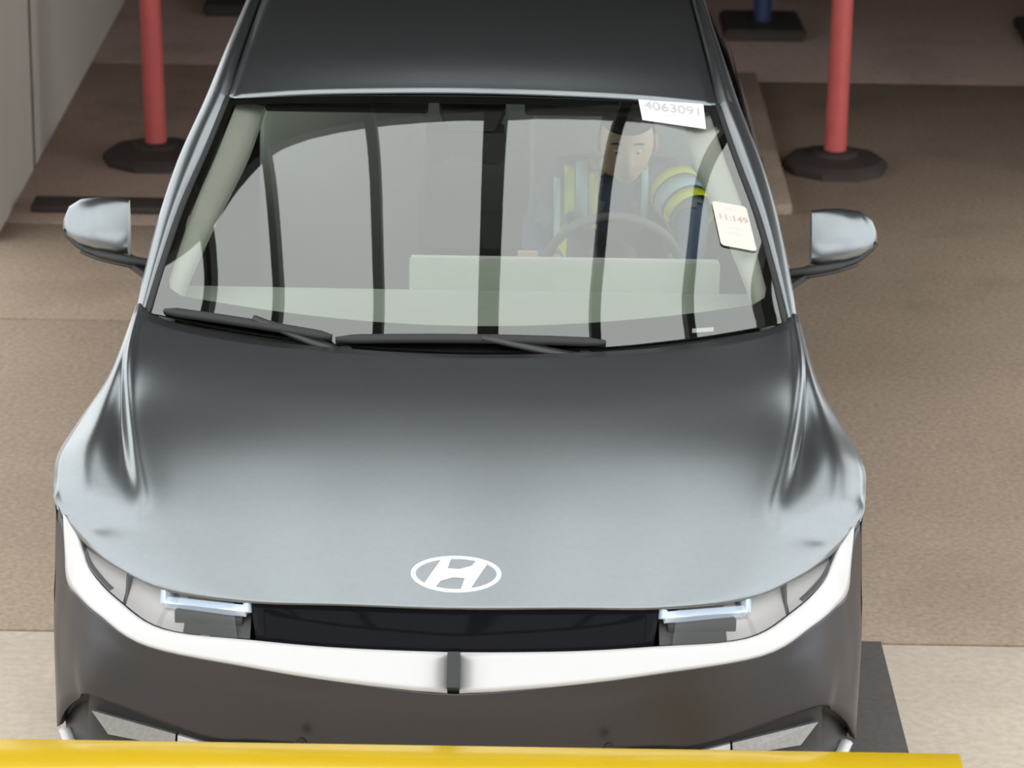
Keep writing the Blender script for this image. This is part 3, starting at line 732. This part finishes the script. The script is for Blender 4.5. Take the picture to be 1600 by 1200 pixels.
bm = bmesh.new(); tube(bm, [hpt(-.022, -.090, -.066), hpt(0, -.098, -.064), hpt(.022, -.090, -.066)], [.003, .0055, .003], 8); from_bm('mouth', bm, LIP, head, smooth=True)
for s in (-1, 1):
    bm = bmesh.new(); bmesh.ops.create_uvsphere(bm, u_segments=10, v_segments=8, radius=1, matrix=Matrix.Translation(hpt(s*.080, .005, -.005)) @ Matrix.Rotation(s*.4, 4, 'Z') @ Matrix.Diagonal((.007, .019, .031, 1))); from_bm('ear', bm, SKIN, head, smooth=True)
bm = bmesh.new(); bmesh.ops.create_uvsphere(bm, u_segments=28, v_segments=20, radius=1)
for v in bm.verts:
    x, y, z = v.co; v.co = Vector((x*.083, y*.104+.006, z*.129+.004))
kill = [v for v in bm.verts if (v.co.z < .055 - .0 and v.co.y < -.01) or v.co.z < -.045 or (v.co.z < .01 and v.co.y < .03)]
bmesh.ops.delete(bm, geom=kill, context='VERTS')
bmesh.ops.rotate(bm, verts=bm.verts, cent=(0, 0, 0), matrix=Matrix.Rotation(math.radians(12), 3, 'X')); bmesh.ops.translate(bm, verts=bm.verts, vec=HC)
hair = from_bm('hair', bm, HAIR, head, smooth=True); sm = hair.modifiers.new('t', 'SOLIDIFY'); sm.thickness = .006
# hands closed on the rim
def hand(wrist, on, s):
    """palm plus five finger chains curling round the rim at point ON"""
    Wr, On = Vector(wrist), Vector(on); d = (On-Wr).normalized(); side = Vector((0, -.35, 1)).normalized(); side = (side - d*side.dot(d)).normalized(); nrm = d.cross(side).normalized()*s
    V = [Wr, lerp(Wr, On, .45), lerp(Wr, On, .8)]; Eg = [(0, 1), (1, 2)]; Rr = [(.026, .022), (.034, .017), (.036, .015)]
    V = [Vector(v) for v in V]
    o = skin_mesh('hand', V, Eg, Rr, SKIN, drv, sub=2)
    lens = [.070, .080, .074, .058]
    for k in range(4):
        b = V[2] + side*(.027-.018*k); L_ = lens[k]
        ch = [b - d*.012, b + d*.018 + nrm*.004, b + d*.034 - nrm*.012, b + d*.028 - nrm*.034][:4]
        ch = [b - d*.012, b + d*(.30*L_), b + d*(.46*L_) - nrm*(.30*L_), b + d*(.28*L_) - nrm*(.55*L_)]
        skin_mesh('finger', ch, [(0, 1), (1, 2), (2, 3)], [.0095, .009, .0085, .007], SKIN, o, sub=1)
    b = V[1] + side*.026
    skin_mesh('thumb', [b - side*.012, b + side*.014 + d*.012 - nrm*.006, b + side*.016 + d*.040 - nrm*.016], [(0, 1), (1, 2)], [.012, .0105, .008], SKIN, o, sub=1)
hand((.245, 2.20, .955), tuple(swp(math.pi*.98, .183)), 1)
hand((.555, 2.19, .94), tuple(swp(-.05, .183)), -1)
# vest: shell pushed out from the torso, with tape bands
bm = bmesh.new(); bm.from_mesh(body.data); bm.normal_update()
def keep(c):
    arm = (abs(c.x-DX) > .185)
    return .70 < c.z < 1.135 and c.y > 2.46 and abs(c.x-DX) < .232 and not (abs(c.x-DX) < .05 and c.y < 2.66 and c.z > 1.00) and not (c.z > 1.10 and abs(c.x-DX) < .075) and not (arm and c.z < .93)
bmesh.ops.delete(bm, geom=[f for f in bm.faces if not keep(f.calc_center_median())], context='FACES')
for v in bm.verts: v.co += v.normal*.007
vme = bpy.data.meshes.new('vest'); bm.to_mesh(vme); bm.free(); vme.materials.clear()
for p in vme.polygons: p.material_index = 0
vest = link('vest', vme, VEST, drv); sm = vest.modifiers.new('t', 'SOLIDIFY'); sm.thickness = .003
def ribbon(name, pts, wid, m, across):
    """tape laid on the body: centre line projected on the torso, width along ACROSS"""
    A = Vector(across).normalized(); g = [[], [], []]
    P_ = crv(pts, 6)
    for p in P_:
        for k, off in enumerate((-wid/2, 0, wid/2)):
            q = Vector(p) + A*off; h = BB.ray_cast(Vector((q.x, 1.9, q.z)), Vector((0, 1, 0)))
            h = h if h[0] is not None else BB.find_nearest(q)
            g[k].append(tuple(h[0] + Vector((0, -.0135, .004))))
    return sheet(name, g, m, vest, thick=.002)
for s in (-1, 1):
    for off, wd, m in (((.070, .026, HIVIS), (.104, .036, REFT), (.140, .030, HIVIS), (.176, .018, REFT)) if s < 0 else ((.078, .020, REFT),)):
        ribbon('vest_tape', [(DX+s*off, 2.48, .93), (DX+s*off, 2.48, .99), (DX+s*off, 2.50, 1.05), (DX+s*off, 2.58, 1.125-max(0, off-.13)*.8)], wd, m, (1, 0, 0))
def armband(p0, p1, t0, wd, m, rr):
    A, B_p = Vector(p0), Vector(p1); d = (B_p-A).normalized(); c = lerp(A, B_p, t0); c = Vector(c)
    a = d.cross(Vector((0, 0, 1))).normalized(); b = a.cross(d)
    g = [[tuple(c + d*o + (a*math.cos(2*math.pi*k/24) + b*math.sin(2*math.pi*k/24))*rr) for k in range(25)] for o in (-wd/2, 0, wd/2)]
    sheet('sleeve_tape', g, m, vest, thick=.003)
for t0, m, wd in ((.30, HIVIS, .034), (.58, REFT, .05), (.88, HIVIS, .036)):
    armband(JV[10], JV[11], t0, wd, m, .080-.010*t0)
cd = boxo('note_card', (.155, 1.955, 1.035), (.055, .012, .05), TAN, None, bevel=.003)
tag(cd, 'small tan card standing on the dashboard beside the steering wheel', 'card')

# ------------------------------------------------------------------ posts, curb, dark sheet, rail
def bollard(x, y, lean, label, m=RED):
    b = empty('delineator_post', label, 'post', 'red delineator posts behind the car', (x, y, 0)); b.matrix_world = Matrix.Translation((x, y, 0))
    bm = bmesh.new(); n = 10
    lathe(bm, [(.225, 0), (.222, .025), (.20, .045), (.10, .06), (.085, .075), (.06, .08)], 10, (x, y, .002)); from_bm('rubber_base', bm, BASEM, b, smooth=True, sharp=30)
    bm = bmesh.new()
    pts = [(x+lean*t, y, .075+1.1*t) for t in (0, .25, .5, .75, 1)]
    tube(bm, pts, [.046, .045, .0445, .044, .044], 20, upv=(0, 1, 0)); from_bm('post_tube', bm, m, b, smooth=True, sharp=50)
    bm = bmesh.new(); lathe(bm, [(.047, 0), (.047, .02), (.03, .032)], 20, (pts[-1][0], y, pts[-1][2])); from_bm('post_cap', bm, m, b, smooth=True, sharp=40)
bollard(-1.39, 6.61, -.02, 'red delineator post by the left wall behind the car, left of the roof')
bollard(1.46, 6.65, .0, 'red delineator post on open floor right of the car roof')
def blue_post(x, y, wd, label):
    b = empty('blue_post', label, 'post', 'far blue posts on square bases', (x, y, 0)); b.matrix_world = Matrix.Translation((x, y, 0))
    bm = bmesh.new(); prism(bm, [(x-wd/2, y-.23, .002), (x+wd/2, y-.23, .002), (x+wd/2-.01, y+.23, .002), (x-wd/2, y+.23, .002)], (0, 0, .055)); bmesh.ops.bevel(bm, geom=bm.edges[:], offset=.012, segments=2, affect='EDGES'); from_bm('square_base', bm, BASEM, b, smooth=True, sharp=30)
    bm = bmesh.new(); tube(bm, [(x, y, .05), (x, y, 1.1)], .045, 18); from_bm('post_tube', bm, BLUE, b, smooth=True, sharp=50)
    bm = bmesh.new(); lathe(bm, [(.047, 0), (.047, .02), (.03, .03)], 18, (x, y, 1.1)); from_bm('post_cap', bm, BLUE, b, smooth=True, sharp=40)
blue_post(1.325, 9.14, .40, 'dark blue post on a square black base at the back, right of the car roof')
blue_post(-1.20, 9.50, .50, 'far dark post base half hidden behind the left side of the car roof')
blue_post(2.79, 9.10, .40, 'far dark post base at the right edge of the floor')
def stone(name, x0, x1, y0, y1, h, m, label, cat):
    o = boxo(name, ((x0+x1)/2, (y0+y1)/2, h/2+.001), (x1-x0, y1-y0, h), m, None, bevel=min(.01, h*.3)); tag(o, label, cat); return o
stone('wheel_curb', 1.06, 1.225, 5.92, 8.1, .05, SLAB, 'low tan concrete wheel curb running back along the right side of the car', 'curb')
stone('rubber_strip', -1.80, -1.15, 5.80, 5.95, .03, BASEM, 'dark rubber strip lying across the floor behind the left mirror', 'strip')
stone('floor_sheet', .72, 1.15, .2, 1.755, .008, DARK_SHEET, 'thin dark sheet on pale concrete beside the front right wheel', 'mat')  # flat dark sheet on the concrete, its far end at the slab joint
rl = empty('barrier_rail', 'yellow painted barrier rail crossing low in front of the bumper', 'barrier', loc=(0, -.27, 0)); rl.matrix_world = Matrix.Translation((0, -.27, 0))
RX1 = 1.078
boxo('rail_beam', ((RX1-2.4)/2, -.31, .565), (RX1+2.4, .15, .15), YEL, rl, bevel=.006)
for x in (-2.1, .85):
    bm = bmesh.new(); box(bm, (x, -.31, .25), (.1, .1, .486)); box(bm, (x, -.31, .009), (.2, .2, .014)); from_bm('rail_post', bm, YEL, rl)
